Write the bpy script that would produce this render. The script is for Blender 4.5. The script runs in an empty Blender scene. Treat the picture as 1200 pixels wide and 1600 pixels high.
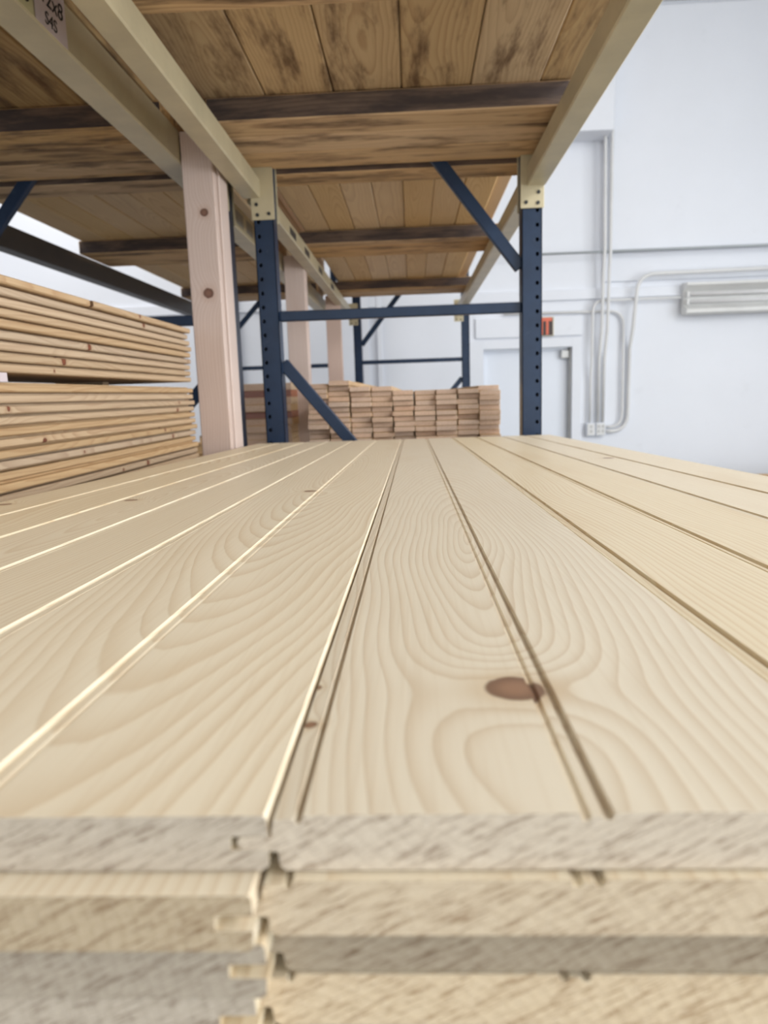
import bpy, bmesh, math, random
from mathutils import Matrix, Vector
random.seed(7)
H = 1.6                                   # camera height above the floor; shapes below are given relative to it
sc = bpy.context.scene
C = sc.collection

# ------------------------------------------------------------------ camera
cd = bpy.data.cameras.new('camera'); cam = bpy.data.objects.new('camera', cd); C.objects.link(cam)
F, VPX, VPY, ROLL = 1120.0, 644.0, 615.0, math.radians(1.5)
dy = Vector(((VPX-600)/F, -(VPY-800)/F, 1)).normalized()
up = Vector((-math.sin(ROLL), math.cos(ROLL), 0)); up = (up-dy*up.dot(dy)).normalized()
dx = up.cross(dy)
# rows: camera right / up / back expressed in world axes
R = Matrix(((dx.x, dx.y, -dx.z), (dy.x, dy.y, -dy.z), (up.x, up.y, -up.z)))
cam.matrix_world = Matrix.Translation((0, 0, H)) @ R.to_4x4()
cd.sensor_fit = 'HORIZONTAL'; cd.sensor_width = 7.3; cd.lens = 7.3*F/1200
cd.clip_start = 0.01; cd.clip_end = 100
cd.dof.use_dof = True; cd.dof.focus_distance = 0.62; cd.dof.aperture_fstop = 2.6
sc.camera = cam

# ------------------------------------------------------------------ world and lights
w = bpy.data.worlds.new('overcast'); sc.world = w; w.use_nodes = True
bg = w.node_tree.nodes['Background']; bg.inputs[0].default_value = (0.90, 0.95, 1.0, 1); bg.inputs[1].default_value = 0.75

def area(name, loc, rot, sx, sy, power, col):
    l = bpy.data.lights.new(name, 'AREA'); l.shape = 'RECTANGLE'; l.size = sx; l.size_y = sy
    l.energy = power; l.color = col
    o = bpy.data.objects.new(name, l); C.objects.link(o); o.location = loc; o.rotation_euler = rot
    return o
# rows of ceiling lamps above the aisles, and the tall daylight opening of the right side
area('ceiling_lamp_row_aisle', (4.4, -0.4, 5.1), (0, math.radians(35), 0), 1.6, 6.0, 330, (1, 0.98, 0.95))
area('ceiling_lamp_row_far', (-3.6, 4.5, 5.2), (0, 0, 0), 1.2, 6.0, 130, (1, 0.98, 0.95))
area('added_fill_behind_camera', (0.6, -4.95, 1.9), (math.radians(90), 0, 0), 6.0, 3.4, 170, (0.93, 0.97, 1.0))  # soft fill added behind the camera to brighten boards and their ends
area('daylight_opening', (6.4, -0.4, 2.15), (0, math.radians(90), 0), 4.2, 9.0, 520, (0.93, 0.97, 1.0))

vs = sc.view_settings
vs.view_transform = 'Standard'; vs.look = 'None'; vs.gamma = 1; vs.use_curve_mapping = False
vs.exposure = 0.12

# ------------------------------------------------------------------ material helpers
class NT:
    def __init__(s, name):
        s.m = bpy.data.materials.new(name); s.m.use_nodes = True
        s.t = s.m.node_tree; s.n = s.t.nodes; s.b = s.n['Principled BSDF']
    def node(s, kind, **kw):
        n = s.n.new(kind)
        for k, v in kw.items(): setattr(n, k, v)
        return n
    def put(s, v, sock):
        if isinstance(v, (int, float)): sock.default_value = v
        elif isinstance(v, tuple): sock.default_value = v
        else: s.t.links.new(v, sock)
    def math(s, op, a, b=0.0, c=0.0, clamp=False):
        n = s.node('ShaderNodeMath', operation=op, use_clamp=clamp)
        s.put(a, n.inputs[0]); s.put(b, n.inputs[1]); s.put(c, n.inputs[2]); return n.outputs[0]
    def xyz(s, x, y, z):
        n = s.node('ShaderNodeCombineXYZ'); s.put(x, n.inputs[0]); s.put(y, n.inputs[1]); s.put(z, n.inputs[2]); return n.outputs[0]
    def attr(s, name):
        n = s.node('ShaderNodeAttribute', attribute_type='OBJECT', attribute_name=name); return n.outputs['Fac']
    def noise(s, vec, scale=1.0, detail=2.0, rough=0.5):
        n = s.node('ShaderNodeTexNoise'); s.put(vec, n.inputs['Vector']); n.inputs['Scale'].default_value = scale
        n.inputs['Detail'].default_value = detail; n.inputs['Roughness'].default_value = rough; return n.outputs['Fac']
    def mix(s, f, a, b, mode='MIX'):
        n = s.node('ShaderNodeMix', data_type='RGBA', blend_type=mode); s.put(f, n.inputs[0])
        s.put(a, n.inputs[6]); s.put(b, n.inputs[7]); return n.outputs[2]
    def step(s, v, lo, hi):
        n = s.node('ShaderNodeMapRange', interpolation_type='SMOOTHSTEP'); s.put(v, n.inputs[0])
        s.put(lo, n.inputs[1]); s.put(hi, n.inputs[2]); return n.outputs[0]
    def bump(s, h, strength, dist):
        n = s.node('ShaderNodeBump'); n.inputs['Strength'].default_value = strength; n.inputs['Distance'].default_value = dist
        s.put(h, n.inputs['Height']); s.t.links.new(n.outputs[0], s.b.inputs['Normal'])

def srgb(r, g, b):
    f = lambda c: (c/255/12.92) if c <= 10 else ((c/255+0.055)/1.055)**2.4
    return (f(r), f(g), f(b), 1)

def wood(name, axis, light, dark, knot, spacing=0.006, ringmix=0.55, stain=None, stain_amt=0.0, knots=0.5, rough=0.5, var=0.12, blur=0.0):
    """sawn wood: growth rings of a tilted, wandering pith; knots; fibre; optional grey weathering"""
    t = NT(name)
    co = t.node('ShaderNodeTexCoord').outputs['Object']
    sp = t.node('ShaderNodeSeparateXYZ'); t.put(co, sp.inputs[0])
    X, Y, Z = sp.outputs
    if axis == 'Z': X, Y, Z = X, Z, Y
    if axis == 'X': X, Y, Z = Y, X, Z
    if axis == 'edge': X, Y, Z = Z, Y, X
    seed = t.attr('seed')
    sd = t.math('MULTIPLY', seed, 13.7)
    low = t.noise(t.xyz(t.math('MULTIPLY', X, 4.0), t.math('MULTIPLY_ADD', Y, 1.6, sd), t.math('MULTIPLY_ADD', Z, 3.0, sd)), 1.0, 2.0)
    low2 = t.noise(t.xyz(sd, t.math('MULTIPLY', Y, 1.1), sd), 1.0, 1.0)
    # explicit knot of this board
    kqs, push = [], 0.0
    for sfx in ('', '2', '3'):
        kdx = t.math('SUBTRACT', X, t.attr('kx'+sfx)); kdy = t.math('SUBTRACT', Y, t.attr('ky'+sfx)); kr = t.attr('kr'+sfx)
        kd = t.math('SQRT', t.math('ADD', t.math('MULTIPLY', kdx, kdx), t.math('MULTIPLY', kdy, kdy)))
        q_ = t.math('DIVIDE', kd, t.math('MAXIMUM', kr, 0.0005)); kqs.append(q_)
        kg = t.math('EXPONENT', t.math('MULTIPLY', t.math('MULTIPLY', q_, q_), -0.12))
        push = t.math('MULTIPLY_ADD', kg, t.math('MULTIPLY', kr, 1.6), push)
    kq = t.math('MINIMUM', t.math('MINIMUM', kqs[0], kqs[1]), kqs[2])
    # scattered small knots
    vo = t.node('ShaderNodeTexVoronoi'); vo.inputs['Scale'].default_value = 1.0
    t.put(t.xyz(t.math('MULTIPLY_ADD', X, 5.0, sd), t.math('MULTIPLY_ADD', Y, 3.4, sd), sd), vo.inputs['Vector'])
    vd = vo.outputs['Distance']
    vg = t.math('EXPONENT', t.math('MULTIPLY', t.math('MULTIPLY', vd, vd), -40.0))
    px = t.math('ADD', t.math('SUBTRACT', X, t.attr('gx')), t.math('MULTIPLY', t.math('SUBTRACT', low, 0.5), 0.075))
    pz = t.math('ADD', t.math('ADD', t.math('SUBTRACT', Z, t.attr('gz')), t.math('MULTIPLY', Y, t.attr('gt'))),
                t.math('MULTIPLY', t.math('SUBTRACT', low2, 0.5), t.attr('gn')))
    r = t.math('SQRT', t.math('ADD', t.math('MULTIPLY', px, px), t.math('MULTIPLY', pz, pz)))
    r = t.math('ADD', r, push)
    r = t.math('ADD', r, t.math('MULTIPLY', vg, 0.012*knots))
    fine = t.noise(t.xyz(t.math('MULTIPLY', X, 60.0), t.math('MULTIPLY_ADD', Y, 5.0, sd), t.math('MULTIPLY', Z, 60.0)), 1.0, 3.0)
    r = t.math('ADD', r, t.math('MULTIPLY', fine, 0.0020))
    irr = t.noise(t.xyz(t.math('MULTIPLY', r, 70.0), sd, 0.0), 1.0, 2.0)
    r = t.math('MULTIPLY_ADD', irr, 0.010, r)
    saw = t.math('FRACT', t.math('DIVIDE', r, spacing))
    ring = t.math('MULTIPLY', t.math('POWER', saw, 2.6), t.math('SUBTRACT', 1.0, t.step(saw, 0.9, 1.0)))
    amp = t.math('MULTIPLY_ADD', low, 0.9, 0.25)
    f = t.math('MULTIPLY', t.math('MULTIPLY', ring, amp), ringmix*1.5, clamp=True)
    col = t.mix(f, light, dark)
    fib = t.noise(t.xyz(t.math('MULTIPLY', X, 420.0), t.math('MULTIPLY_ADD', Y, 9.0, sd), t.math('MULTIPLY', Z, 420.0)), 1.0, 2.0)
    col = t.mix(t.math('MULTIPLY', t.step(fib, 0.45, 0.8), 0.16), col, dark)
    patch = t.noise(t.xyz(t.math('MULTIPLY', X, 9.0), t.math('MULTIPLY_ADD', Y, 2.2, sd), sd), 1.0, 2.0)
    col = t.mix(t.math('MULTIPLY', t.step(patch, 0.5, 0.8), 0.22), col, dark)
    # per board tone
    hsv = t.node('ShaderNodeHueSaturation'); t.put(col, hsv.inputs['Color'])
    t.put(t.math('MULTIPLY_ADD', t.math('FRACT', t.math('MULTIPLY', seed, 7.31)), 2*var, 1-var), hsv.inputs['Value'])
    t.put(t.math('MULTIPLY_ADD', t.math('FRACT', t.math('MULTIPLY', seed, 3.17)), 0.3, 0.85), hsv.inputs['Saturation'])
    col = hsv.outputs[0]
    if stain:
        st = t.noise(t.xyz(t.math('MULTIPLY', X, 14.0), t.math('MULTIPLY_ADD', Y, 2.5, sd), t.math('MULTIPLY_ADD', Z, 14.0, sd)), 1.0, 5.0, 0.65)
        th = 0.72-0.45*stain_amt
        col = t.mix(t.math('MULTIPLY', t.step(st, th-0.1, th+0.12), 0.85), col, stain)
    # knots painted last
    wob = t.math('MULTIPLY', t.math('SUBTRACT', fine, 0.5), 0.5)
    k1 = t.math('SUBTRACT', 1.0, t.step(t.math('ADD', kq, wob), 0.85, 1.05))
    cell = t.node('ShaderNodeSeparateColor'); t.put(vo.outputs['Color'], cell.inputs[0])
    vr = t.math('MULTIPLY', t.step(cell.outputs[0], 1.0-knots*0.55, 1.0), 0.055)
    k2 = t.math('MULTIPLY', t.math('SUBTRACT', 1.0, t.step(t.math('ADD', vd, t.math('MULTIPLY', wob, 0.02)), t.math('MULTIPLY', vr, 0.7), t.math('ADD', vr, 0.001))), t.math('GREATER_THAN', vr, 0.006))
    inner = t.mix(t.math('MULTIPLY', t.step(t.math('SUBTRACT', 1.0, kq), 0.05, 0.8), 0.6), knot, (knot[0]*1.9, knot[1]*1.85, knot[2]*1.8, 1))
    halo = t.math('MULTIPLY', t.math('SUBTRACT', 1.0, t.step(t.math('ADD', kq, wob), 0.8, 2.3)), 0.4)
    col = t.mix(halo, col, dark)
    col = t.mix(k1, col, inner)
    col = t.mix(k2, col, knot)
    t.put(col, t.b.inputs['Base Color']); t.b.inputs['Roughness'].default_value = rough
    t.b.inputs['Specular IOR Level'].default_value = 0.35
    t.bump(t.math('ADD', fib, t.math('MULTIPLY', ring, 0.6)), 0.12, 0.0006)
    return t.m

def endgrain(name, light, dark, pale):
    t = NT(name)
    co = t.node('ShaderNodeTexCoord').outputs['Object']
    sp = t.node('ShaderNodeSeparateXYZ'); t.put(co, sp.inputs[0]); X, Y, Z = sp.outputs
    seed = t.attr('seed'); sd = t.math('MULTIPLY', seed, 13.7)
    px = t.math('SUBTRACT', X, t.attr('gx')); pz = t.math('SUBTRACT', Z, t.attr('gz'))
    r = t.math('SQRT', t.math('ADD', t.math('MULTIPLY', px, px), t.math('MULTIPLY', pz, pz)))
    big = t.noise(t.xyz(t.math('MULTIPLY_ADD', X, 22.0, sd), sd, t.math('MULTIPLY', Z, 40.0)), 1.0, 3.0)
    r = t.math('MULTIPLY_ADD', big, 0.006, r)
    ring = t.math('POWER', t.math('FRACT', t.math('DIVIDE', r, 0.0042)), 2.0)
    # torn saw marks running diagonally
    u = t.math('ADD', t.math('MULTIPLY', X, 420.0), t.math('MULTIPLY', Z, -840.0))
    v = t.math('ADD', t.math('MULTIPLY', X, 90.0), t.math('MULTIPLY', Z, 45.0))
    saw = t.noise(t.xyz(u, v, sd), 1.0, 3.0, 0.6)
    grit = t.noise(t.xyz(t.math('MULTIPLY', X, 1300.0), sd, t.math('MULTIPLY', Z, 1300.0)), 1.0, 2.0)
    col = t.mix(t.math('MULTIPLY', ring, 0.18), light, dark)
    col = t.mix(t.math('MULTIPLY', t.step(saw, 0.46, 0.70), 0.8), col, dark)
    col = t.mix(t.math('MULTIPLY', t.step(grit, 0.5, 0.8), 0.35), col, pale)
    hsv = t.node('ShaderNodeHueSaturation'); t.put(col, hsv.inputs['Color'])
    t.put(t.attr('ev'), hsv.inputs['Value']); t.put(t.attr('es'), hsv.inputs['Saturation'])
    t.put(hsv.outputs[0], t.b.inputs['Base Color']); t.b.inputs['Roughness'].default_value = 0.85
    t.b.inputs['Specular IOR Level'].default_value = 0.15
    t.bump(t.math('ADD', saw, t.math('MULTIPLY', grit, 0.5)), 0.5, 0.001)
    return t.m

def paint(name, col, rough=0.4, metal=0.0, var=0.06, scale=6.0, dirt=None, dirt_amt=0.3, bump=0.0, spec=0.5):
    t = NT(name)
    co = t.node('ShaderNodeTexCoord').outputs['Object']
    n = t.noise(co, scale, 4.0, 0.6)
    c = t.mix(t.step(n, 0.3, 0.75), col, tuple(min(1, v*(1-var*2)) for v in col[:3])+(1,))
    if dirt:
        n2 = t.noise(co, scale*3.1, 6.0, 0.7)
        c = t.mix(t.math('MULTIPLY', t.step(n2, 0.62, 0.75), dirt_amt), c, dirt)
    t.put(c, t.b.inputs['Base Color']); t.b.inputs['Roughness'].default_value = rough; t.b.inputs['Metallic'].default_value = metal
    t.b.inputs['Specular IOR Level'].default_value = spec
    if bump: t.bump(t.noise(co, 60.0, 3.0), bump, 0.002)
    return t.m

KN = srgb(92, 58, 40)
M = {}
M['pine'] = wood('planed_pine', 'Y', srgb(231, 219, 194), srgb(198, 169, 128), srgb(126, 98, 78), 0.0047, 0.54, knots=0.12, rough=0.42, var=0.035)
M['pine_end'] = endgrain('pine_end_grain', srgb(205, 189, 165), srgb(140, 116, 92), srgb(228, 218, 202))
M['edge'] = wood('pine_board_edge', 'edge', srgb(192, 166, 134), srgb(152, 116, 84), srgb(105, 58, 38), 0.008, 0.5, knots=0.75, rough=0.6, var=0.08)
M['edge_end'] = endgrain('dirty_board_end', srgb(140, 112, 90), srgb(76, 54, 42), srgb(196, 172, 150))
M['deck'] = wood('rough_pine_deck', 'Y', srgb(194, 167, 128), srgb(140, 104, 68), KN, 0.011, 0.5, stain=srgb(90, 64, 44), stain_amt=0.36, knots=0.6, rough=0.75, var=0.10)
M['deck_far'] = wood('clean_pine_deck', 'Y', srgb(222, 194, 150), srgb(178, 138, 92), KN, 0.011, 0.45, knots=0.4, rough=0.65, var=0.05)
M['bearer'] = wood('sawn_bearer', 'X', srgb(206, 172, 128), srgb(150, 110, 72), KN, 0.012, 0.55, stain=srgb(88, 66, 50), stain_amt=0.36, knots=0.45, rough=0.8, var=0.07)
M['bearer_grey'] = wood('weathered_bearer', 'X', srgb(118, 98, 84), srgb(70, 58, 54), srgb(40, 32, 30), 0.012, 0.5, stain=srgb(62, 54, 54), stain_amt=0.55, knots=0.5, rough=0.9, var=0.08)
M['cedar'] = wood('cedar_post', 'Z', srgb(212, 192, 182), srgb(182, 150, 130), srgb(104, 76, 64), 0.009, 0.5, knots=0.4, rough=0.65, var=0.05)
M['plank'] = wood('plain_plank', 'Y', srgb(214, 186, 150), srgb(172, 130, 92), KN, 0.009, 0.4, knots=0.3, rough=0.65, var=0.08)
M['plank_red'] = wood('reddish_plank', 'Y', srgb(176, 118, 92), srgb(120, 70, 52), KN, 0.009, 0.4, knots=0.3, rough=0.65, var=0.1)
M['plank_end'] = endgrain('plank_end', srgb(214, 184, 160), srgb(168, 130, 106), srgb(226, 206, 186))
M['plank_end_red'] = endgrain('red_plank_end', srgb(160, 98, 78), srgb(108, 60, 48), srgb(190, 140, 118))
M['navy'] = paint('navy_enamel', srgb(34, 52, 78), 0.38, 0.0, 0.12, 9.0, srgb(110, 120, 132), 0.18, spec=0.3)
M['navy_edge'] = M['navy']
M['tan'] = paint('beige_enamel', srgb(196, 184, 152), 0.38, 0.0, 0.08, 7.0, srgb(120, 104, 78), 0.4)
M['backlit_steel'] = paint('backlit_dark_enamel', srgb(52, 46, 42), 0.5, 0.0, 0.1, 6.0)  # backlit shade of the far-left beams put into their colour
M['bolt'] = paint('dark_rivet', srgb(38, 38, 40), 0.5)
M['sticker'] = paint('dark_label', srgb(58, 56, 56), 0.5)
M['sticker_pale'] = paint('grey_label', srgb(150, 146, 138), 0.6)
M['wall'] = paint('white_wall_paint', srgb(231, 234, 241), 0.7, 0, 0.015, 1.2, srgb(190, 192, 196), 0.10, 0.05, spec=0.3)
M['pipe'] = paint('white_painted_conduit', srgb(222, 222, 222), 0.5, 0, 0.03, 5.0)
M['grey_pipe'] = paint('grey_painted_conduit', srgb(176, 182, 186), 0.5, 0, 0.03, 5.0)
M['door'] = paint('white_door_enamel', srgb(228, 233, 242), 0.45, 0, 0.01, 2.0)
M['jamb'] = paint('grey_door_edge', srgb(190, 190, 188), 0.5)
M['floor'] = paint('sealed_concrete', srgb(98, 96, 92), 0.5, 0, 0.1, 1.5, srgb(130, 126, 120), 0.3)
M['ceiling'] = paint('white_ceiling_paint', srgb(226, 226, 224), 0.8, 0, 0.02, 1.0)
M['fixture'] = paint('aged_white_enamel', srgb(224, 224, 222), 0.45, 0, 0.05, 4.0)
M['tube'] = paint('unlit_tube_glass', srgb(228, 228, 230), 0.15)
M['sign'] = paint('dark_sign_face', srgb(60, 44, 42), 0.5)
M['sign_rim'] = paint('cream_sign_rim', srgb(214, 204, 180), 0.5)
M['sign_red'] = paint('orange_red_letters', srgb(226, 112, 84), 0.5)
M['paper'] = paint('white_paper', srgb(214, 200, 204), 0.8)
M['paper_y'] = paint('yellowed_paper', srgb(206, 200, 160), 0.8)
M['ink'] = paint('black_marker', srgb(30, 28, 34), 0.7)

# ------------------------------------------------------------------ object helpers
def rnd_wood(o, gx=None, gz=None, gt=None, kx=9.0, ky=9.0, kr=0.001, seed=None, gn=0.16, k2=(9.0, 9.0, 0.001), k3=(9.0, 9.0, 0.001), ev=None, es=None):
    o['seed'] = float(random.uniform(0, 10) if seed is None else seed)
    o['gx'] = float(random.uniform(-0.05, 0.05) if gx is None else gx)
    o['gz'] = float(random.uniform(-0.09, -0.02) if gz is None else gz)
    o['gt'] = float(random.uniform(-0.05, 0.05) if gt is None else gt)
    o['kx'], o['ky'], o['kr'] = float(kx), float(ky), float(kr)
    o['kx2'], o['ky2'], o['kr2'] = (float(v) for v in k2); o['kx3'], o['ky3'], o['kr3'] = (float(v) for v in k3)
    o['gn'] = float(gn)
    o['ev'] = float(random.uniform(0.82, 1.15) if ev is None else ev); o['es'] = float(random.uniform(0.6, 1.3) if es is None else es)

def link(name, me, mats, loc=(0, 0, 0), parent=None, rot=None):
    o = bpy.data.objects.new(name, me)
    if not me.materials:
        for m in (mats if isinstance(mats, (list, tuple)) else [mats]): me.materials.append(m)
    C.objects.link(o); o.location = (loc[0], loc[1], loc[2]+(0 if parent else H))
    if rot: o.rotation_euler = rot
    if parent: o.parent = parent
    rnd_wood(o)
    return o

def tag(o, label, cat, group=None):
    o['label'] = label; o['category'] = cat
    if group: o['group'] = group
    return o

def empty(name, loc, label, cat, group=None):
    o = bpy.data.objects.new(name, None); C.objects.link(o); o.location = (loc[0], loc[1], loc[2]+H); o.empty_display_size = 0.1
    return tag(o, label, cat, group)

def box_mesh(sx, sy, sz, bevel=0.0, endmat=None, endaxis=1, segs=1):
    """box whose origin is the middle of its bottom face; faces across endaxis get material 1"""
    bm = bmesh.new()
    bmesh.ops.create_cube(bm, size=1.0, matrix=Matrix.Translation((0, 0, sz/2)) @ Matrix.Diagonal((sx, sy, sz, 1)))
    if bevel: bmesh.ops.bevel(bm, geom=list(bm.edges), offset=bevel, segments=segs, affect='EDGES', profile=0.6)
    if endmat:
        bm.normal_update()
        for f in bm.faces:
            if abs(f.normal[endaxis]) > 0.9: f.material_index = 1
    me = bpy.data.meshes.new('box'); bm.to_mesh(me); bm.free(); return me

def box(name, x0, x1, y0, y1, z0, z1, mat, parent=None, bevel=0.0, end=None, endaxis=1):
    me = box_mesh(x1-x0, y1-y0, z1-z0, bevel, end, endaxis)
    loc = Vector(((x0+x1)/2, (y0+y1)/2, z0))
    if parent: loc = loc - (Vector(parent.location)-Vector((0, 0, H)))
    return link(name, me, [mat]+([end] if end else []), loc, parent)

def multi(name, boxes, mat, parent=None, bevel=0.0):
    """several boxes of one piece in a single mesh (wall with an opening, bent sheet)"""
    bm = bmesh.new()
    cx = Vector((sum((b[0]+b[1])/2 for b in boxes)/len(boxes), sum((b[2]+b[3])/2 for b in boxes)/len(boxes), min(b[4] for b in boxes)))
    for x0, x1, y0, y1, z0, z1 in boxes:
        g = bmesh.ops.create_cube(bm, size=1.0, matrix=Matrix.Translation(Vector(((x0+x1)/2, (y0+y1)/2, (z0+z1)/2))-cx) @ Matrix.Diagonal((x1-x0, y1-y0, z1-z0, 1)))
    if bevel: bmesh.ops.bevel(bm, geom=list(bm.edges), offset=bevel, segments=1, affect='EDGES')
    me = bpy.data.meshes.new(name); bm.to_mesh(me); bm.free()
    loc = cx if not parent else cx-(Vector(parent.location)-Vector((0, 0, H)))
    return link(name, me, mat, loc, parent)

def extrude_y(profile, y0, y1, name):
    """profile of (x, z) points, extruded along Y; end caps use material 1"""
    bm = bmesh.new()
    a = [bm.verts.new((x, y0, z)) for x, z in profile]; b = [bm.verts.new((x, y1, z)) for x, z in profile]
    n = len(profile)
    for i in range(n):
        bm.faces.new((a[i], a[(i+1) % n], b[(i+1) % n], b[i]))
    for vs_, in ((a,), (b,)):
        f = bm.faces.new(vs_); f.material_index = 1
    bmesh.ops.recalc_face_normals(bm, faces=list(bm.faces))
    me = bpy.data.meshes.new(name); bm.to_mesh(me); bm.free(); return me

def tube_mesh(path, r, n=10):
    bm = bmesh.new(); rings = []
    P = [Vector(p) for p in path]
    for i, p in enumerate(P):
        d = ((P[min(i+1, len(P)-1)]-p).normalized()+(p-P[max(i-1, 0)]).normalized()).normalized()
        a = d.cross(Vector((0, 1, 0)));
        if a.length < 0.1: a = d.cross(Vector((1, 0, 0)))
        a.normalize(); b = d.cross(a)
        rings.append([bm.verts.new(p+(a*math.cos(2*math.pi*k/n)+b*math.sin(2*math.pi*k/n))*r) for k in range(n)])
    for r0, r1 in zip(rings, rings[1:]):
        for k in range(n):
            f = bm.faces.new((r0[k], r0[(k+1) % n], r1[(k+1) % n], r1[k])); f.smooth = True
    bm.faces.new(rings[0][::-1]); bm.faces.new(rings[-1])
    bmesh.ops.recalc_face_normals(bm, faces=list(bm.faces))
    me = bpy.data.meshes.new('tube'); bm.to_mesh(me); bm.free(); return me

def arc(p, q, c, n=8):
    """quarter bend from p to q with corner c, in the wall plane"""
    p, q, c = Vector(p), Vector(q), Vector(c)
    return [tuple((1-t)**2*p+2*t*(1-t)*c+t*t*q) for t in [i/n for i in range(n+1)]]

def bar(name, p, q, wdt, dep, mat, parent, bevel=0.003):
    """rectangular bar from p to q in a plane of constant Y: wdt in the plane, dep along Y"""
    p, q = Vector(p), Vector(q); d = q-p; L = d.length
    me = box_mesh(wdt, dep, L, bevel)
    rel = p-(Vector(parent.location)-Vector((0, 0, H)))
    return link(name, me, mat, rel, parent, (0, math.atan2(d.x, d.z), 0))

ORD = ['first', 'second', 'third', 'fourth', 'fifth', 'sixth', 'seventh', 'eighth', 'ninth', 'tenth', 'eleventh', 'twelfth', 'thirteenth', 'fourteenth', 'fifteenth', 'sixteenth']

# ------------------------------------------------------------------ the setting
def struct(o): o['kind'] = 'structure'; return o
YW = 8.0
struct(box('floor', -30, 40, -40, 8.4, -1.7, -1.6, M['floor']))
struct(box('ceiling', -6, 6.6, -5, 8.4, 3.78, 3.9, M['ceiling']))
DX0, DX1, DZ = 0.783, 1.735, 0.442
struct(multi('wall_back', [(-6, DX0, YW, YW+0.2, -1.6, 3.78), (DX1, 6.6, YW, YW+0.2, -1.6, 3.78), (DX0, DX1, YW, YW+0.2, DZ, 3.78)], M['wall']))
struct(box('wall_left', -6.1, -6, -5, 8.2, -1.6, 3.78, M['wall']))
struct(multi('wall_right', [(6.5, 6.6, 4.2, 8.2, -1.6, 3.78), (6.5, 6.6, -5, 4.2, 2.7, 3.78)], M['wall']))
# upper part of the back wall stands proud above the conduit; soffit box beside it
struct(box('wall_upper', 2.06, 6.5, YW-0.12, YW, 1.40, 3.70, M['wall'], bevel=0.006))
struct(box('trim_1', 1.40, 2.056, YW-0.34, YW, 2.50, 3.70, M['wall'], bevel=0.006))
struct(box('trim_2', -6, 2.88, YW-0.035, YW, 0.93, 1.035, M['wall'], bevel=0.004))
struct(box('trim_3', 2.056, 6.5, YW-0.03, YW, 1.10, 1.392, M['wall'], bevel=0.004))
struct(multi('trim_4', [(DX0-0.16, DX0, YW-0.025, YW, -1.6, DZ+0.10), (DX1, DX1+0.10, YW-0.025, YW, -1.6, DZ+0.10), (DX0, DX1, YW-0.025, YW, DZ, DZ+0.10)], M['wall'], bevel=0.003))
struct(box('trim_5', 0.70, 1.84, YW-0.03, YW, 0.56, 0.77, M['wall'], bevel=0.004))
for i, (a, b) in enumerate([(-0.52, -0.45), (-0.36, -0.31)]):
    struct(box('trim_%d' % (6+i), a, b, YW-0.05, YW, -1.6, 3.7, M['wall'], bevel=0.004))
struct(box('trim_8', -1.98, -1.86, YW-0.08, YW, -1.6, 3.7, M['wall'], bevel=0.004))
d = struct(box('door_1', DX0+0.012, DX1-0.02, YW+0.10, YW+0.15, -1.595, DZ-0.01, M['door'], bevel=0.003))
box('hinge_edge', DX1-0.018, DX1-0.001, YW+0.02, YW+0.15, -1.595, DZ-0.005, M['jamb'], d)
box('closer', DX1-0.105, DX1-0.022, YW+0.03, YW+0.10, DZ-0.115, DZ-0.03, M['fixture'], d, bevel=0.008)
box('handle', DX0+0.06, DX0+0.18, YW+0.05, YW+0.10, -0.62, -0.59, M['jamb'], d, bevel=0.006)

# ------------------------------------------------------------------ rack frames and beams
def post_mesh(width, depth, z0, z1, hole_x, r=0.0068, pitch=0.05):
    """open channel column: perforated front plate (one row of holes), two side plates"""
    bm = bmesh.new(); n = int((z1-z0)/pitch); hw = width/2; t = 0.003
    for k in range(n):
        c = (hole_x, z0+pitch*(k+0.5)); b0, b1 = z0+pitch*k, z0+pitch*(k+1)
        outer = [(hw, c[1]), (hw, b1), (c[0], b1), (-hw, b1), (-hw, c[1]), (-hw, b0), (c[0], b0), (hw, b0)]
        inner = [(c[0]+r*math.cos(math.pi/4*j), c[1]+r*1.15*math.sin(math.pi/4*j)) for j in range(8)]
        ov = [bm.verts.new((x, 0, z)) for x, z in outer]; iv = [bm.verts.new((x, 0, z)) for x, z in inner]
        bv = [bm.verts.new((x, t, z)) for x, z in inner]
        for j in range(8):
            bm.faces.new((ov[j], ov[(j+1) % 8], iv[(j+1) % 8], iv[j]))
            bm.faces.new((iv[j], iv[(j+1) % 8], bv[(j+1) % 8], bv[j]))
    for s in (-1, 1):
        x0, x1 = sorted((s*hw, s*(hw-t)))
        bmesh.ops.create_cube(bm, size=1.0, matrix=Matrix.Translation(((x0+x1)/2, depth/2, (z0+z0+n*pitch)/2)) @ Matrix.Diagonal((x1-x0, depth, n*pitch, 1)))
        x0, x1 = sorted((s*(hw-t), s*(hw-0.018)))
        bmesh.ops.create_cube(bm, size=1.0, matrix=Matrix.Translation(((x0+x1)/2, depth-t/2, (z0+z0+n*pitch)/2)) @ Matrix.Diagonal((x1-x0, t, n*pitch, 1)))
    bmesh.ops.remove_doubles(bm, verts=list(bm.verts), dist=1e-5)
    me = bpy.data.meshes.new('post'); bm.to_mesh(me); bm.free(); return me

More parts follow.
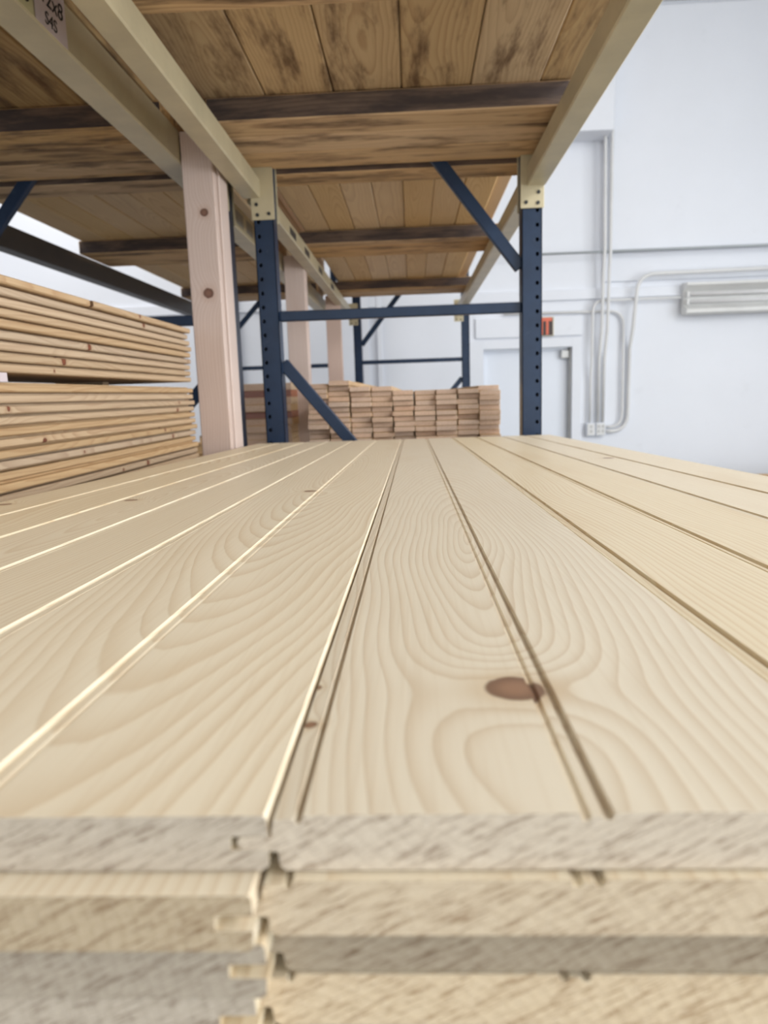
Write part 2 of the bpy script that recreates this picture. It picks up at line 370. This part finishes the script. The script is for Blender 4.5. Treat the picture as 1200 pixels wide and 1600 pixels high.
def frame(y, xl, xr, label, flip, hz=0.30, dz=0.0):
    """upright frame: two columns, foot plates, horizontal braces, diagonals"""
    e = empty('upright_frame', ((xl+xr)/2, y, -1.6), label, 'rack frame', 'upright frames of the pallet racks')
    for x, hx in ((xl, -0.019), (xr, 0.019)):
        link('post', post_mesh(0.072, 0.07, 0.006, 3.40, hx), M['navy'], (x-(xl+xr)/2, 0, 0), e)
        box('foot_plate', x-0.06, x+0.06, y-0.02, y+0.10, -1.6, -1.594, M['navy'], e)
    a, b = xl+0.036, xr-0.036; yb = y+0.038
    for z in (hz, hz-1.30, hz+1.33):
        box('brace', a, b, yb-0.018, yb+0.018, z-0.018, z+0.018, M['navy'], e, bevel=0.003)
    if not flip: a, b = b, a           # the upper diagonal starts low on side a
    up0 = 0.44 if not flip else 0.46
    bar('diagonal_brace', (a, yb, hz+up0-0.30+dz), (b, yb, hz+1.30), 0.044, 0.03, M['navy'], e)
    bar('diagonal_brace', (b, yb, hz-0.17), (a, yb, hz-1.27), 0.044, 0.03, M['navy'], e)
    return e
FY, FY2, FY0 = 2.715, 6.78, -1.02
XL, XR = -0.521, 0.444                 # our rack: column centres
LL, LR = -1.84, -0.684                 # neighbour rack
frame(FY, XL, XR, 'navy upright rack frame standing directly behind the far end of the long pine boards', False)
frame(FY2, XL+0.03, XR+0.06, 'small distant navy rack frame behind the stack of short-ended planks', True)
frame(FY, LL, LR, 'navy rack frame half hidden behind the pinkish cedar boards and left board pile', True, 0.298, -0.11)
frame(FY2, LL, LR, 'distant navy rack frame glimpsed between the cedar boards, left of the far one', True, 0.285)
frame(FY0, XL, XR, 'navy rack frame at the near end of the long pine board stack', False)
frame(FY0, LL, LR, 'navy rack frame at the near end of the left board pile', True)

def beam(xa, xb, y0, y1, zb, mat, label, inner, plates=True, hgt=0.10, group='shelf beams of the pallet racks', cat='rack beam', pmat=None):
    """step beam xa..xb; inner=+1 if its ledge faces +X; connector plates on both ends"""
    e = empty('shelf_rail', ((xa+xb)/2, y0, zb), label, cat, group)
    wd = xb-xa; st = 0.036; c = 0.004
    pr = [(-wd/2+c, 0), (wd/2-c, 0), (wd/2, c), (wd/2, hgt-st), (wd/2-0.026, hgt-st), (wd/2-0.026, hgt), (-wd/2+c, hgt), (-wd/2, hgt-c), (-wd/2, c)]
    if inner < 0: pr = [(-x, z) for x, z in pr][::-1]
    link('channel', extrude_y(pr, 0.0, y1-y0, 'rail'), [mat, mat], (0, 0, 0), e)
    if plates:
        pc = (XL if xa < 0 else XR) if xa > -0.65 else (LL if xa < -1.2 else LR)
        for yy in (y0-0.005, y1):
            p = box('connector_plate', pc-0.042, pc+0.042, yy, yy+0.005, zb-0.075, zb+hgt+0.02, pmat or mat, e, bevel=0.0015)
            if yy > y0:
                for bx, bz in ((-0.022, -0.022), (-0.02, -0.058), (0.022, -0.055)):
                    m = tube_mesh([(0, 0, 0), (0, -0.004, 0)], 0.0065, 10)
                    link('rivet', m, M['bolt'], (bx*(1 if xa < 0 else -1), -0.002, 0.075+bz), p)
    return e
ZB = 0.712
BY0, BY1 = FY0+0.075, FY-0.006
b2 = beam(-0.592, -0.527, BY0, BY1, ZB, M['tan'], 'beige steel shelf beam overhead, ending at the left navy post', 1)
br = beam(0.424, 0.492, BY0, BY1, ZB, M['tan'], 'beige steel shelf beam overhead on the right against the white wall', -1)
b1 = beam(-0.80, -0.718, BY0, BY1, ZB+0.035, M['tan'], 'beige steel shelf beam overhead with the handwritten paper note', -1)
beam(-1.87, -1.80, BY0, BY1, ZB, M['backlit_steel'], 'backlit shelf beam coloured dark above the far side of the left board pile', 1)
C0, C1 = FY+0.076, FY2-0.006
f2 = beam(-0.592, -0.527, C0, C1, ZB, M['tan'], 'shaded beige shelf beam with dark labels running from left navy post to distant frame', 1)
beam(0.424, 0.492, C0, C1, ZB, M['tan'], 'beige shelf beam running from right navy post to distant frame', -1)
f1 = beam(-0.80, -0.718, C0, C1, ZB, M['tan'], 'shaded shelf beam with pale labels seen behind the cedar boards', -1)
beam(-1.87, -1.80, C0, C1, ZB-0.008, M['backlit_steel'], 'backlit shelf beam coloured dark, slanting across the white wall at far left', 1, hgt=0.118)
for y in (3.35, 3.80, 4.35, 5.0):
    box('label_sticker', -0.5269, -0.526, y, y+0.17, ZB+0.012, ZB+0.045, M['sticker'], f2)
for y in (2.95, 3.14, 3.33, 3.9, 4.5):
    box('label_sticker', -0.7179, -0.717, y, y+0.13, ZB+0.02, ZB+0.075, M['sticker_pale'], f1)
# lower level that carries the stacks
ZL = -0.49
for xa, xb, inn, side in ((-0.592, -0.527, 1, 'left'), (0.424, 0.492, -1, 'right')):
    beam(xa, xb, BY0, BY1, ZL, M['tan'], 'lower beige beam under the %s side of the long pine board stack' % side, inn)
    beam(xa, xb, C0, C1, ZL, M['tan'], 'lower beige beam under the %s side of the far plank stack' % side, inn)
for xa, xb, inn, side in ((-0.80, -0.718, -1, 'aisle'), (-1.87, -1.80, 1, 'wall')):
    beam(xa, xb, BY0, BY1, ZL, M['tan'], 'lower beige beam on the %s side under the left board pile' % side, inn)
    beam(xa, xb, C0, C1, ZL, M['tan'], 'lower beige beam on the %s side under the reddish planks' % side, inn)
ZLT = ZL+0.10

# handwritten notes on the beam
def text_mesh(s, size, mat, loc, rot, parent, depth=0.0004):
    cu = bpy.data.curves.new('txt', 'FONT'); cu.body = s; cu.size = size; cu.extrude = depth; cu.shear = 0.15; cu.align_x = 'CENTER'
    o = bpy.data.objects.new('tmp', cu); C.objects.link(o)
    me = bpy.data.meshes.new_from_object(o.evaluated_get(bpy.context.evaluated_depsgraph_get()))
    bpy.data.objects.remove(o); me.materials.clear()
    return link('lettering', me, mat, loc, parent, rot)
RT = (math.radians(90), 0, math.radians(90))
note = empty('paper_note', (-0.7172, 1.582, 0.752), 'white paper note with black handwriting taped to the beige beam', 'paper note')
box('sheet', -0.7174, -0.7168, 1.516, 1.650, 0.750, 0.846, M['paper'], note)
text_mesh('S4S', 0.036, M['ink'], (0.0010, -0.004, 0.008), RT, note)
text_mesh('12x8', 0.048, M['ink'], (0.0010, 0.006, 0.045), RT, note)
note2 = empty('paper_note', (-0.7172, 1.46, 0.752), 'yellowed paper note on beige beam at the top left corner', 'paper note')
box('sheet', -0.7174, -0.7168, 1.395, 1.508, 0.750, 0.846, M['paper_y'], note2)
text_mesh(".8'", 0.05, M['ink'], (0.0010, 0.02, 0.012), RT, note2)

# ------------------------------------------------------------------ the long stack of tongue and groove pine boards
PW, TH, LEN = 0.1793, 0.0165, 2.455
def tg_profile(w, t):
    c = w/2
    return [(0.0006, -0.0042), (0.0010, -0.0014), (0.0066, -0.0010), (0.0074, -0.0024), (0.0086, -0.0024), (0.0094, 0),
            (c-0.0048, 0), (c-0.0040, -0.0021), (c-0.0022, -0.0021), (c-0.0014, -0.0009), (c+0.0014, -0.0009), (c+0.0022, -0.0021), (c+0.0040, -0.0021), (c+0.0048, 0),
            (w-0.0016, 0), (w-0.0008, -0.0012),
            (w-0.0006, -0.0060), (w-0.0112, -0.0062), (w-0.0112, -0.0102), (w-0.0008, -0.0104), (w-0.0010, -t+0.0012), (w-0.0026, -t),
            (0.0040, -t), (0.0024, -t+0.0016), (0.0020, -0.0108), (-0.0080, -0.0100), (-0.0092, -0.0092), (-0.0092, -0.0072), (-0.0080, -0.0064), (0.0006, -0.0062)]
tg = extrude_y(tg_profile(PW, TH), 0, LEN, 'tg_board')
tg.materials.append(M['pine']); tg.materials.append(M['pine_end'])
SL = math.atan(0.0203)
Z0, Y0S, X0S = -0.1135, 0.18, -0.0425-3*PW
cols = ['at the left edge', 'second from the left', 'left of the middle joint', 'right of the middle joint', 'second from the right', 'at the right edge']
yoff = {(1, 2): -0.010, (1, 3): -0.004, (2, 2): -0.007, (2, 3): 0.003, (3, 2): -0.006, (3, 3): 0.002, (4, 2): -0.004, (4, 3): 0.003, (5, 2): -0.003, (5, 3): 0.004}
look = {0: dict(gx=0.09, gz=-0.05, gt=0.05, kx=0.03, ky=0.75, kr=0.010, gn=0.08), 1: dict(gx=0.05, gz=0.06, gt=0.085, kx=0.02, ky=0.76, kr=0.009, gn=0.06, seed=7.7),
        2: dict(gx=0.095, gz=0.118, gt=0.10, kx=0.076, ky=0.81, kr=0.009, seed=2.31, gn=0.03),
        3: dict(gx=0.085, gz=0.046, gt=0.11, kx=0.080, ky=0.088, kr=0.0125, seed=4.42, gn=0.03, k2=(0.003, 0.060, 0.0028), k3=(0.0005, 0.095, 0.0025)),
        4: dict(gx=0.32, gz=-0.07, gt=-0.02, kx=-0.006, ky=0.075, kr=0.005, seed=1.87, gn=0.05), 5: dict(gx=0.30, gz=-0.06, gt=0.02, kx=0.07, ky=1.26, kr=0.012, gn=0.05)}
ends = {(0, 2): (0.88, 0.8), (0, 3): (1.04, 0.85), (1, 2): (0.84, 1.2), (1, 3): (1.05, 1.1), (2, 2): (0.72, 0.85), (2, 3): (0.66, 1.05), (3, 2): (0.86, 0.8), (3, 3): (1.14, 1.2), (4, 3): (1.0, 0.8), (4, 2): (0.8, 0.9)}
NL = 8
for L in range(NL):
    for c in range(6):
        xo = (0, -0.003, -0.001, -0.005, -0.002, 0.002, -0.003, 0)[L]
        yo = 0.0 if L == 0 else yoff.get((L, c), random.uniform(-0.006, 0.010))
        o = link('pine_board', tg, None, (X0S+c*PW+xo, Y0S+yo, Z0-L*(TH+0.0006)-0.0203*yo), None, (-SL, 0, 0))
        ev, es = ends.get((L, c), (None, None))
        if L == 0: rnd_wood(o, ev=ev, es=es, **look[c])
        else: rnd_wood(o, ev=ev, es=es)
        if L == 0: lab = 'long pale pine board on top of the near stack, %s' % cols[c]
        else: lab = 'pine board end in the %s layer of the near stack, %s' % (ORD[L], cols[c])
        tag(o, lab, 'board', 'tongue and groove boards of the near stack')
bot = Z0-NL*(TH+0.0006)
def bearer(x0, x1, y0, y1, z0, z1, mat, label, group, side=None):
    o = box('timber_bearer', x0, x1, y0, y1, z0, z1, mat, bevel=0.004, end=side, endaxis=1)
    return tag(o, label, 'timber', group)
for i, y in enumerate((0.35, 1.35, 2.35)):
    zt = bot-0.0203*(y+0.09-0.18)-0.001
    bearer(-0.585, 0.49, y, y+0.09, ZLT, zt, M['bearer'], 'timber bearer under the long pine stack, %s from the camera' % ORD[i], 'bearers under the near stack')

# ------------------------------------------------------------------ left pile seen by its board edges
eb = [(-0.28, -0.0003), (-0.018, -0.0003), (-0.018, -0.0036), (-0.0025, -0.0040), (0.0, -0.0062), (0.0, -0.0160), (-0.0025, -0.0184), (-0.008, -0.0192), (-0.28, -0.0192)]
def edge_mesh(l):
    me = extrude_y(eb, -l, 0, 'edge_board'); me.materials.append(M['edge']); me.materials.append(M['edge_end']); return me
em = edge_mesh(2.44); em_a = edge_mesh(0.72); em_b = edge_mesh(1.70)
PX, PY = -0.722, 2.385
ztop = 0.2365; TP = 0.0195
def pile_board(me, z, lab, dyo=0.0, grp='boards of the left pile'):
    o = link('pile_board', me, None, (PX+random.uniform(-0.006, 0.004), PY+dyo, z)); rnd_wood(o, gx=random.uniform(-.1, 0.05), gz=random.uniform(-.06, .06), gt=random.uniform(-.03, .03), kx=random.uniform(-0.016, -0.006), ky=random.uniform(-1.6, 0.9), kr=random.uniform(0.005, 0.010), k2=(random.uniform(-0.016, -0.006), random.uniform(-1.6, 0.9), random.uniform(0.003, 0.006)))
    tag(o, lab, 'board', grp); return o
for k in range(9):
    z = ztop-k*TP
    if k == 0:
        pile_board(em_a, z, 'short top board at far end of the left upper bundle, beyond the dark butt joint', random.uniform(-0.02, 0.0))
        o = pile_board(em_b, z, 'top board of left upper bundle, on the near side of the dark butt joint', -0.74)
    else:
        pile_board(em, z, 'board edge in the upper bundle of the left pile, %s from its top' % ORD[k], random.uniform(-0.022, 0.0))
zlow = ztop-9*TP-0.016
for k in range(14):
    pile_board(em, zlow-k*TP, 'board edge in the lower bundle of the left pile, %s from its top' % ORD[k], random.uniform(-0.015, 0.008))
for i, (y, cl) in enumerate(((0.2, 'near'), (1.24, 'visible white-ended'), (2.0, 'far'))):
    o = box('spacer_stick', PX-0.275, PX-(0.002 if i == 1 else 0.14), y, y+0.04, zlow, zlow+0.0158, M['paper'] if i == 1 else M['edge'])
    tag(o, '%s spacer stick in the dark gap between the two left bundles' % cl, 'spacer', 'spacers in the left pile')
zb_ = zlow-14*TP
for i, y in enumerate((0.3, 1.2, 2.1)):
    bearer(-1.86, -0.725, y, y+0.09, ZLT, zb_, M['bearer'], 'timber bearer under the left board pile, %s from the camera' % ORD[i], 'bearers under the left pile')

# ------------------------------------------------------------------ cedar boards standing between the racks
def cedar(x0, x1, y0, y1, top, label, seed, knots=None, k2=(9, 9, 0.001)):
    o = box('cedar_board', x0, x1, y0, y1, -1.6, top, M['cedar'], bevel=0.003); tag(o, label, 'board', 'cedar boards standing between the racks')
    k = knots or (9, 9, 0.001); rnd_wood(o, gx=0.075, gz=-0.05, gt=0.004, kx=k[0], ky=k[1], kr=k[2], seed=seed, k2=k2, gn=0.02)
cedar(-0.714, -0.613, 2.40, 2.438, 0.84, 'wide knotty pinkish cedar board standing in front beside the left pile', 3.3, (0.008, 1.6+0.345, 0.017), (0.012, 1.6+0.595, 0.014))
cedar(-0.712, -0.606, 2.442, 2.545, 0.84, 'narrow pinkish cedar board standing tight behind the wide one', 5.1)
cedar(-0.706, -0.592, 4.20, 4.30, 0.79, 'middle pinkish cedar board standing between racks, beyond the left navy post', 6.7)
cedar(-0.672, -0.556, 5.88, 5.96, 0.79, 'farthest and smallest cedar board between the racks', 8.2)

# ------------------------------------------------------------------ upper loads: bearers across the beams, boards along them
ZT = ZB+0.10; BH = 0.070
def load(x0, x1, sets, tag_where, grey_first=True):
    for name, rows in sets:
        for j, (ya, yb) in enumerate(rows):
            bearer(x0, x1, ya, yb, ZT, ZT+BH-random.uniform(0, 0.002), M['bearer'], '%s timber of the %s row across the %s' % (ORD[j], name, tag_where), 'overhead timbers across the %s' % tag_where, M['bearer_grey'])
near_rows = [('nearest overhead', [(1.30, 1.425), (1.43, 1.555), (1.56, 1.655)]), ('wide overhead', [(2.265, 2.40), (2.405, 2.555), (2.56, 2.700)])]
far_rows = [('first far', [(2.80, 2.945)]), ('second far', [(4.035, 4.13), (4.135, 4.43)]), ('third far', [(5.79, 5.90), (5.905, 6.2)])]
load(-0.589, 0.489, near_rows, 'right overhead shelf'); load(-0.589, 0.489, far_rows[:1], 'right far shelf'); bearer(-0.482, 0.404, 2.702, 2.728, ZT, ZT+BH, M['bearer'], 'short overhead timber wedged between the two navy posts in front', 'wedged overhead timbers'); load(-0.589, 0.489, far_rows[1:], 'right far shelf')
load(-1.80, -0.722, near_rows, 'left overhead shelf'); load(-1.80, -0.722, far_rows[:1], 'left far shelf'); bearer(-1.80, -0.722, 2.702, 2.728, ZT, ZT+BH, M['bearer'], 'overhead timber over the post gap of the left rack', 'wedged overhead timbers'); load(-1.80, -0.722, far_rows[1:], 'left far shelf')
def deck(x0, wd, n, y0, y1, mat, where, group, thick=0.036, gap=0.003):
    h = wd/2-gap/2; L = (y1-y0)/2; c = 0.0035
    me = extrude_y([(-h+c, 0), (h-c, 0), (h, c), (h, thick*0.5), (h+0.012, thick*0.5+0.001), (h+0.012, thick), (-h+0.014, thick), (-h+0.014, thick*0.5-0.002), (-h, thick*0.5-0.002), (-h, c)], -L, L, 'deck_board')
    for k in range(n):
        o = link('overhead_board', me, [mat, M['plank_end']], (x0+wd*(k+0.5), (y0+y1)/2, ZT+BH+random.uniform(0, 0.004)))
        rnd_wood(o, gx=random.uniform(-.06, .06), gz=random.uniform(-.06, -.02), gt=random.uniform(-.04, .04))
        tag(o, 'overhead board running lengthwise on the %s, %s from the left' % (where, ORD[k]), 'board', group)
deck(-0.612, 0.2015, 5, -0.7, 2.70, M['deck'], 'right near shelf', 'lengthwise boards on the right near shelf')
deck(0.3955, 0.095, 1, -0.7, 2.70, M['deck'], 'right near shelf edge', 'edge board on the right near shelf')
deck(-0.553, 0.134, 7, 2.81, 6.55, M['deck_far'], 'right far shelf', 'lengthwise boards on the right far shelf')
deck(-1.79, 0.21, 5, -0.7, 2.70, M['deck'], 'left near shelf', 'lengthwise boards on the left near shelf')
deck(-1.79, 0.15, 7, 2.81, 6.55, M['deck_far'], 'left far shelf', 'lengthwise boards on the left far shelf')

# unseen timbers added on top of those boards to shade the rack gap
for x0, n, wd, where in ((-0.58, 4, 0.262, 'right'), (-1.79, 4, 0.265, 'left')):
    for y0, y1, bay in ((-0.6, 2.66, 'near'), (2.84, 6.5, 'far')):
        for L in range(2):
            for k in range(n):
                o = box('shade_timber', x0+k*wd, x0+(k+1)*wd-0.006, y0, y1, ZT+BH+0.041+L*0.206, ZT+BH+0.041+L*0.206+0.2, M['plank'], bevel=0.004, end=M['plank_end'])
                tag(o, 'unseen timber added for shade above the %s %s overhead boards, %s layer, %s from the left' % (where, bay, ORD[L], ORD[k]), 'timber', 'unseen shade timbers on the top shelves')

# ------------------------------------------------------------------ far stack of planks, ends towards us
pm = box_mesh(0.083, 3.5, 0.0188, 0.0012, M['plank_end'], 1)
pm.materials.append(M['plank']); pm.materials.append(M['plank_end'])
NC, NR = 9, 12
tops = [0.052, 0.062, 0.036, 0.034, 0.016, 0.014, 0.014, 0.014, 0.024]
zbase = -0.212
for c in range(NC):
    x = -0.425+0.0865*c+0.043
    n = int(round((tops[c]-zbase)/0.0205)); dz = (tops[c]-zbase)/n
    for r in range(n):
        o = link('plank', pm, None, (x+random.uniform(-0.0022, 0.0022), 2.93+1.75+random.uniform(-0.03, 0.02), zbase+r*dz), None, (0, random.uniform(-0.012, 0.012) if r == n-1 else 0, random.uniform(-0.001, 0.001)))
        rnd_wood(o, ev=random.uniform(0.9, 1.04), es=random.uniform(0.85, 1.05))
        tag(o, 'plank end in the far stack, %s column from the left, %s from its top' % (ORD[c], ORD[n-1-r]), 'plank', 'planks of the far stack')
for i, y in enumerate((3.05, 4.6, 6.2)):
    bearer(-0.585, 0.488, y, y+0.10, ZLT, zbase-0.001, M['bearer_grey'], 'grey timber bearer under the far plank stack, %s from the camera' % ORD[i], 'bearers under the far stack')
# reddish wide planks in the neighbour rack
rm = box_mesh(0.285, 2.6, 0.0378, 0.002, M['plank_end'], 1); rm.materials.append(M['plank']); rm.materials.append(M['plank_end'])
rr = box_mesh(0.285, 2.6, 0.0378, 0.002, M['plank_end'], 1); rr.materials.append(M['plank_red']); rr.materials.append(M['plank_end_red'])
for k in range(10):
    red = k in (1, 4)
    z = 0.082-(k+1)*0.0384
    o = link('wide_plank', rr if red else rm, None, (-0.812+random.uniform(-0.006, 0.006), 3.97+1.3+random.uniform(-0.02, 0.02), z))
    rnd_wood(o, ev=random.uniform(0.85, 1.0), es=0.75 if red else 0.95)
    tag(o, '%s wide plank beyond the left navy post, %s from the top of its stack' % ('reddish' if red else 'tan', ORD[k]), 'plank', 'wide planks in the left far rack')
for i, y in enumerate((4.2, 5.2, 6.2)):
    bearer(-1.86, -0.67, y, y+0.09, ZLT, 0.082-10*0.0384-0.0005, M['bearer'], 'timber bearer under the wide planks, %s from the camera' % ORD[i], 'bearers under the wide planks')

# ------------------------------------------------------------------ things on the back wall
YP = YW-0.03
def conduit(path, r, mat, label):
    p0 = path[0]
    o = link('conduit', tube_mesh([(x-p0[0], y-p0[1], z-p0[2]) for x, y, z in path], r), mat, p0)
    tag(o, label, 'conduit', 'conduits on the back wall'); return o
P_ = lambda x, z, y=YP-0.03: (x, y, z)
conduit([P_(1.0, 1.385, YW-0.15), P_(6.4, 1.385, YW-0.15)], 0.013, M['grey_pipe'], 'thin grey pipe running level along the white wall above the other conduits')
YA, YB, YC, YD = YW-0.16, YW-0.13, YW-0.085, YW-0.048
conduit([P_(2.005, 3.7, YA), P_(2.03, 1.40, YA), P_(2.028, 1.2, YB), P_(2.020, 0.6, YB), P_(2.017, 0.3, YD), P_(2.013, -0.38, YD)], 0.017, M['pipe'], 'long white vertical conduit coming down from the ceiling, left one of the pair')
conduit([P_(2.085, 3.7, YA), P_(2.09, 1.40, YA), P_(2.088, 1.2, YB), P_(2.078, 0.6, YB), P_(2.074, 0.3, YD), P_(2.066, -0.38, YD)], 0.017, M['pipe'], 'long white vertical conduit coming down from the ceiling, right one of the pair')
conduit([P_(2.85, 0.905, YC)]+arc(P_(2.05, 0.905, YC), P_(1.935, 0.78, YC), P_(1.935, 0.905, YC))+[P_(1.930, 0.3, YC), P_(1.928, 0.1, YD), P_(1.925, -0.38, YD)], 0.014, M['pipe'], 'white conduit bending down left of the vertical pair to the left socket box')
conduit([P_(1.0, 0.805, YD), P_(2.10, 0.795, YD)]+arc(P_(2.12, 0.795, YD), P_(2.27, 0.63, YD), P_(2.27, 0.795, YD))+[P_(2.272, -0.25, YD)]+arc(P_(2.272, -0.27, YD), P_(2.16, -0.425, YD), P_(2.272, -0.425, YD))+[P_(2.092, -0.425, YD)], 0.013, M['pipe'], 'thin white conduit looping from above the door round to the socket boxes')
conduit([P_(6.4, 1.185, YB), P_(2.62, 1.15, YB)]+arc(P_(2.58, 1.15, YB), P_(2.375, 0.95, YB), P_(2.375, 1.15, YB))+[P_(2.345, 0.60, YB), P_(2.340, 0.40, YD), P_(2.335, -0.25, YD)]+arc(P_(2.335, -0.27, YD), P_(2.16, -0.475, YD), P_(2.335, -0.475, YD))+[P_(2.092, -0.475, YD)], 0.020, M['pipe'], 'thick white conduit coming from the right and bending down beside the fluorescent fixture')
def socket(x0, x1, label):
    e = empty('socket_box', ((x0+x1)/2, YW, -0.52), label, 'socket', 'socket boxes on the back wall')
    box('body', x0, x1, YW-0.075, YW, -0.52, -0.38, M['door'], e, bevel=0.006)
    box('cover_plate', x0+0.006, x1-0.006, YW-0.081, YW-0.076, -0.513, -0.387, M['pipe'], e, bevel=0.002)
    n = 2 if x1-x0 < 0.1 else 4
    for k in range(n):
        xx = (x0+x1)/2 + (0 if n == 2 else (-0.022 if k % 2 else 0.022)); zz = -0.47 if k < n/2 else -0.42
        box('receptacle', xx-0.011, xx+0.011, YW-0.084, YW-0.0805, zz-0.014, zz+0.014, M['jamb'], e, bevel=0.003)
socket(1.888, 1.980, 'narrow white socket box where the left conduit ends')
socket(1.986, 2.090, 'wider white socket box where the vertical conduit pair ends')
# exit sign
s = empty('exit_sign', (1.365, YW, 0.562), 'dark exit sign with orange letters above the white door', 'sign')
box('rim', 1.196, 1.532, YW-0.052, YW-0.03, 0.560, 0.760, M['sign_rim'], s, bevel=0.003)
box('face', 1.202, 1.520, YW-0.056, YW-0.0525, 0.568, 0.752, M['sign'], s)
cu = bpy.data.curves.new('exit', 'FONT'); cu.body = 'EXIT'; cu.size = 0.235; cu.extrude = 0.001; cu.align_x = 'CENTER'; cu.offset = 0.008; cu.space_character = 0.93
to = bpy.data.objects.new('tmp', cu); C.objects.link(to)
me = bpy.data.meshes.new_from_object(to.evaluated_get(bpy.context.evaluated_depsgraph_get())); bpy.data.objects.remove(to)
xs = [v.co.x for v in me.vertices]; k = 0.300/(max(xs)-min(xs)); cxm = (max(xs)+min(xs))/2
for v in me.vertices: v.co.x = (v.co.x-cxm)*k
me.materials.clear(); link('lettering', me, M['sign_red'], (-0.004, -0.058, 0.022), s, (math.radians(90), 0, 0))
# fluorescent fixture
fx = empty('fluorescent_fixture', (3.9, YW, 0.72), 'unlit white fluorescent fixture with tubes mounted on the right wall', 'light fixture')
hp = [(0, 0.02), (-0.10, 0.0), (-0.16, 0.02), (-0.165, 0.055), (-0.07, 0.10), (-0.06, 0.24), (-0.15, 0.30), (-0.155, 0.325), (-0.03, 0.335), (0, 0.335)]
bm = bmesh.new()
A = [bm.verts.new((-1.03, y, z)) for y, z in hp]; B = [bm.verts.new((1.5, y, z)) for y, z in hp]
for i in range(len(hp)): bm.faces.new((A[i], A[(i+1) % len(hp)], B[(i+1) % len(hp)], B[i]))
bm.faces.new(A[::-1]); bm.faces.new(B); bmesh.ops.recalc_face_normals(bm, faces=list(bm.faces))
me = bpy.data.meshes.new('housing'); bm.to_mesh(me); bm.free(); link('housing', me, M['fixture'], (0, -0.036, -0.005), fx)
for z in (0.13, 0.205):
    link('tube', tube_mesh([(-0.99, -0.145, z), (1.46, -0.145, z)], 0.019, 12), M['tube'], (0, 0, 0), fx)
    for x in (-1.005, 1.475): box('lamp_holder', 3.9+x-0.012, 3.9+x+0.012, YW-0.17, YW-0.095, 0.72+z-0.03, 0.72+z+0.03, M['fixture'], fx, bevel=0.003)

# ------------------------------------------------------------------ pale timbers by the wall, beyond the right edge of the stack
tm = box_mesh(2.2, 0.14, 0.0895, 0.004, M['plank_end'], 0); tm.materials.append(M['bearer']); tm.materials.append(M['plank_end'])
for L in range(8):
    for c in range(3):
        o = link('squared_timber', tm, None, (3.95+random.uniform(-0.03, 0.03), 6.7+0.15*c, -1.6+0.09*L))
        tag(o, 'squared timber by the right wall, %s layer up, %s from the front' % (ORD[L], ORD[c]), 'timber', 'squared timbers by the wall')
